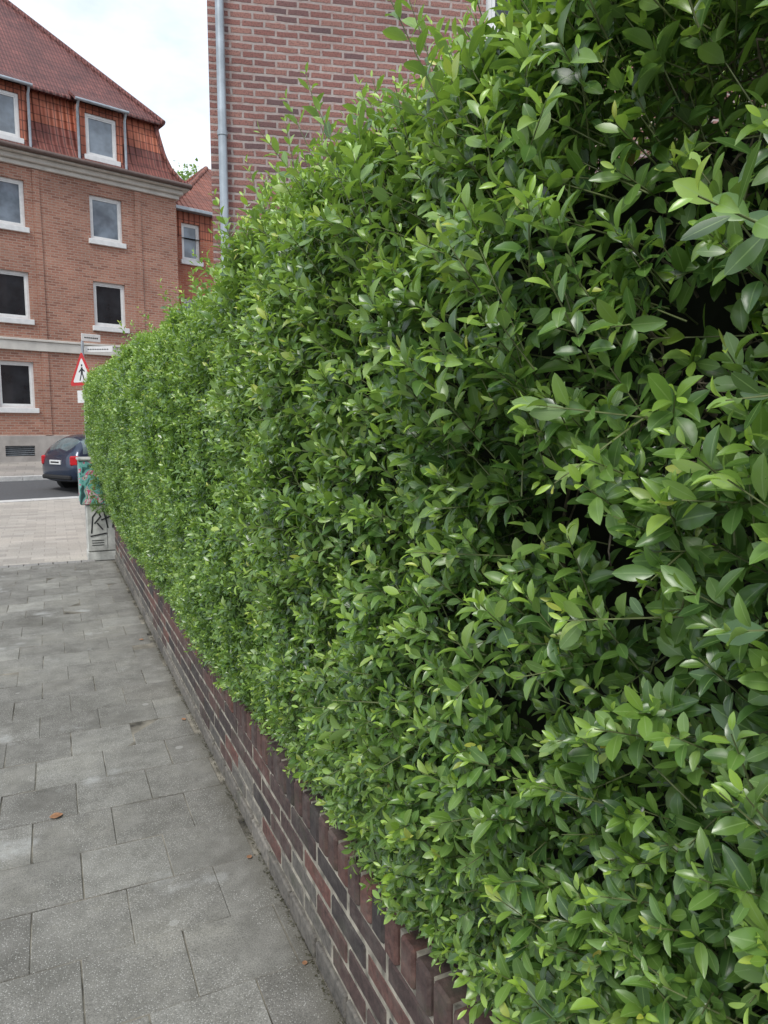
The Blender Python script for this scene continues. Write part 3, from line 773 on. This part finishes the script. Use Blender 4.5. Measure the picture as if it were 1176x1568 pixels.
# ------------------------------------------------------------------ car
def car():
    m,t,b=newmat('car_paint'); b.inputs['Base Color'].default_value=(0.018,0.032,0.065,1); b.inputs['Roughness'].default_value=.28; b.inputs['Metallic'].default_value=.35; b.inputs['Coat Weight'].default_value=.8
    glass=glassmat('car_glass',(0.16,0.21,0.22)); rub=plain('rubber',(0.02,0.02,0.02),.8); rim=plain('alloy',(0.4,0.4,0.42),.35,.8)
    tl=plain('tail_lamp',(0.5,0.012,0.018),.15,var=.1)
    e=empty('parked_car',(.05,19.45,gz(.4,19.4)-.11),math.radians(27))
    S=[
     [(.06,.70,.28),(.02,.80,.42),(.0,.84,.62),(.03,.81,.93),(.07,.70,.985),(.05,0,1.0)],
     [(.15,.80,.24),(.14,.87,.42),(.14,.89,.65),(.22,.86,.95),(.42,.62,1.38),(.36,0,1.43)],
     [(.75,.80,.22),(.75,.88,.42),(.75,.90,.68),(.75,.87,.95),(.80,.63,1.44),(.80,0,1.485)],
     [(1.7,.80,.20),(1.7,.88,.42),(1.7,.90,.68),(1.7,.87,.93),(1.7,.64,1.455),(1.7,0,1.50)],
     [(2.5,.80,.20),(2.5,.88,.42),(2.5,.90,.66),(2.6,.87,.92),(2.35,.62,1.41),(2.3,0,1.46)],
     [(3.1,.80,.20),(3.1,.88,.42),(3.1,.90,.64),(3.15,.84,.88),(3.1,.70,.96),(3.0,0,1.02)],
     [(3.9,.78,.22),(3.9,.84,.42),(3.9,.84,.60),(3.85,.76,.76),(3.8,.55,.83),(3.8,0,.87)],
     [(4.1,.60,.28),(4.14,.68,.42),(4.14,.66,.56),(4.08,.60,.66),(4.05,.4,.70),(4.08,0,.72)]]
    mb=MB()
    full=[]
    for r in S: full.append(r+[(x,-y,z) for (x,y,z) in r[-2::-1]])
    n=len(full[0]); V=[p for r in full for p in r]; F=[];mt=[]
    for i in range(len(S)-1):
        for j in range(n-1):
            jj=j if j<5 else n-2-j
            g=0
            if jj==3 and 1<=i<=3: g=1
            if jj==4 and i==0: g=1
            if jj==4 and i==4: g=1
            F.append((i*n+j,(i+1)*n+j,(i+1)*n+j+1,i*n+j+1)); mt.append(g)
        F.append((i*n,i*n+n-1,(i+1)*n+n-1,(i+1)*n)); mt.append(2)
    for j in range(4): F.append((j,j+1,n-2-j,n-1-j)); mt.append(0)
    F.append((4,5,6)); mt.append(0)
    o=(len(S)-1)*n
    for j in range(4): F.append((o+n-1-j,o+n-2-j,o+j+1,o+j)); mt.append(0)
    F.append((o+6,o+5,o+4)); mt.append(0)
    mb.add(V,[])
    for f,g in zip(F,mt): mb.f.append(f); mb.m.append(g); mb.sm.append(True)
    ob=mb.obj('body',[m,glass,rub],e,recalc=True)
    s=ob.modifiers.new('sub','SUBSURF'); s.levels=2; s.render_levels=2
    mb=MB()
    for sx in (.78,3.35):
        for sy in (-1,1):
            y0=sy*.895
            mb.tube([(sx,y0,.31),(sx,y0-sy*.2,.31)],.315,28,0)
            mb.tube([(sx,y0+sy*.006,.31),(sx,y0-sy*.1,.31)],.205,24,1)
            for k in range(5):
                a=k*1.2566
                mb.tube([(sx,y0+sy*.012,.31),(sx+.18*math.cos(a),y0+sy*.012,.31+.18*math.sin(a))],.022,5,2)
            mb.tube([(sx+.37*math.cos(t),sy*.885,.31+.37*math.sin(t)) for t in np.linspace(0,math.pi,14)],.02,6,0)
    mb.obj('wheels',[rub,M_black,rim],e)
    mb=MB()
    for sy in (-1,1):
        M=Matrix.Translation((.115,sy*.745,.80))@Matrix.Rotation(-sy*.55,4,'Z')
        mb.box(-.06,.08,-.11,.11,-.12,.12,0,.03,M)
        M=Matrix.Translation((2.55,sy*.99,.98)); mb.box(-.06,.06,-.09,.09,-.06,.07,3,.025,M)
        M=Matrix.Translation((4.0,sy*.62,.62)); mb.box(-.05,.10,-.14,.14,-.06,.06,1,.02,M)
    mb.box(.0,.05,-.26,.26,.70,.81,1,.004); mb.box(-.015,.10,-.66,.66,.33,.44,2,.03)
    mb.box(-.0015,.0,-.20,.20,.735,.775,2)
    mb.obj('lamps_plate_mirrors',[tl,M_white,rub,m],e)
car()

# ------------------------------------------------------------------ distant tree
tree=empty('tree',(7.2,41.2,.6))
mb=MB(); mb.tube([(0,0,-.2),(.1,.05,4),(.0,.1,8),(.2,0,12)],[.3,.24,.17,.07],10)
for k in range(14):
    a=random.uniform(0,6.28); z=random.uniform(5,11); L=random.uniform(1.4,2.6)
    mb.tube([(.05,.05,z),(L*.5*math.cos(a),L*.5*math.sin(a),z+.8),(L*math.cos(a),L*math.sin(a),z+1.9)],[.08,.05,.02],6)
mb.obj('trunk',[M_twig],tree)
cl=rng.normal(0,1,(60,3)); cl=norm(cl)*rng.uniform(.4,1,(60,1))*np.array([2.4,2.4,3.0])+np.array([0,0,11.9])
p=(cl[:,None,:]+rng.normal(0,.45,(60,190,3))).reshape(-1,3); n=len(p)
d=norm(rng.normal(0,1,(n,3))); nn=norm(rng.normal(0,1,(n,3))+np.array([0,0,1]))
build_leaves('crown',[(2,p,d,nn,rng.uniform(.14,.24,n),rng.uniform(1.5,2.2,n),rng.beta(2,2,n)*.9,rng.uniform(0,.3,n))],M_leaf,tree)

# ------------------------------------------------------------------ litter
M_dry=plain('dry_leaf',(0.40,0.20,0.10),.8,var=.3,scale=40)
def dry(x,y,s,a,name='fallen_leaf'):
    mb=MB(); T,A,F=leaf_template(0); c,sn=math.cos(a),math.sin(a)
    vs=[((t[0]*1.9*c-t[1]*sn)*s+x,(t[0]*1.9*sn+t[1]*c)*s+y,.006+abs(t[2])*s*.6+abs(t[0])*s*.25) for t in T]
    mb.add(vs,[tuple(f) for f in F],0,True); mb.obj(name,[M_dry])
dry(-.03,3.12,.055,1.9)
dry(.60,3.9,.03,.4); dry(.61,2.5,.025,2.4); dry(.57,5.6,.035,1.0); dry(.62,1.9,.02,2.9)
p=np.stack([.646-np.abs(rng.normal(0,.009,3500)),rng.uniform(.8,9.2,3500),rng.uniform(.0,.004,3500)],1)
V=[];F=[]
for q in p:
    s=random.uniform(.001,.0035); o=len(V)
    V+= [(q[0]+random.gauss(0,s),q[1]+random.gauss(0,s),q[2]+s*abs(random.gauss(.4,.5))) for _ in range(4)]
    F+= [(o,o+1,o+2),(o,o+2,o+3),(o,o+3,o+1),(o+1,o+3,o+2)]
mb=MB(); mb.add(V,F); mb.obj('dirt_crumbs',[plain('crumbs',(0.07,0.065,0.035),.95,var=.5,scale=80)])

# ------------------------------------------------------------------ light
w=bpy.data.worlds.new('World'); sc.world=w; w.use_nodes=True
t=NT(w.node_tree); bg=w.node_tree.nodes['Background']
sky=t.node('ShaderNodeTexSky',{'sky_type':'NISHITA','sun_disc':False,'sun_elevation':math.radians(52),'sun_rotation':math.radians(225),'air_density':1.2,'dust_density':2.0})
tc=t.node('ShaderNodeTexCoord').outputs['Generated']
mp=t.node('ShaderNodeMapping',Vector=tc,Scale=(1,1,2.2))
n=t.noise(2.6,7,mp.outputs[0],.58)
cloud=t.ramp(n,[(0.32,(5.4,6.4,7.9)),(0.5,(7.1,7.9,9.0)),(0.66,(9.4,9.8,10.4))])
cov=t.ramp(n,[(0.30,(0.72,)*3),(0.5,(0.96,)*3)])
t.set(bg.inputs['Color'],t.mix(sky.outputs[0],cloud,cov)); bg.inputs['Strength'].default_value=0.14
L=bpy.data.lights.new('sun','SUN'); L.angle=math.radians(22); L.color=(1,.97,.93); L.energy=2.2
so=bpy.data.objects.new('sun',L); COL.objects.link(so)
el=math.radians(52); az=math.radians(225)
dirv=Vector((math.sin(az)*math.cos(el),math.cos(az)*math.cos(el),math.sin(el)))
so.rotation_euler=dirv.to_track_quat('Z','Y').to_euler()

cam=bpy.data.cameras.new('camera'); co=bpy.data.objects.new('camera',cam); COL.objects.link(co)
co.location=(0,0,1.6); co.rotation_euler=(math.radians(83.5),0,math.radians(-25))
cam.sensor_fit='VERTICAL'; cam.sensor_height=36; cam.sensor_width=27; cam.lens=24.96; cam.clip_start=.02; cam.clip_end=2000
sc.camera=co
sc.view_settings.view_transform='Standard'; sc.view_settings.look='None'; sc.view_settings.exposure=0
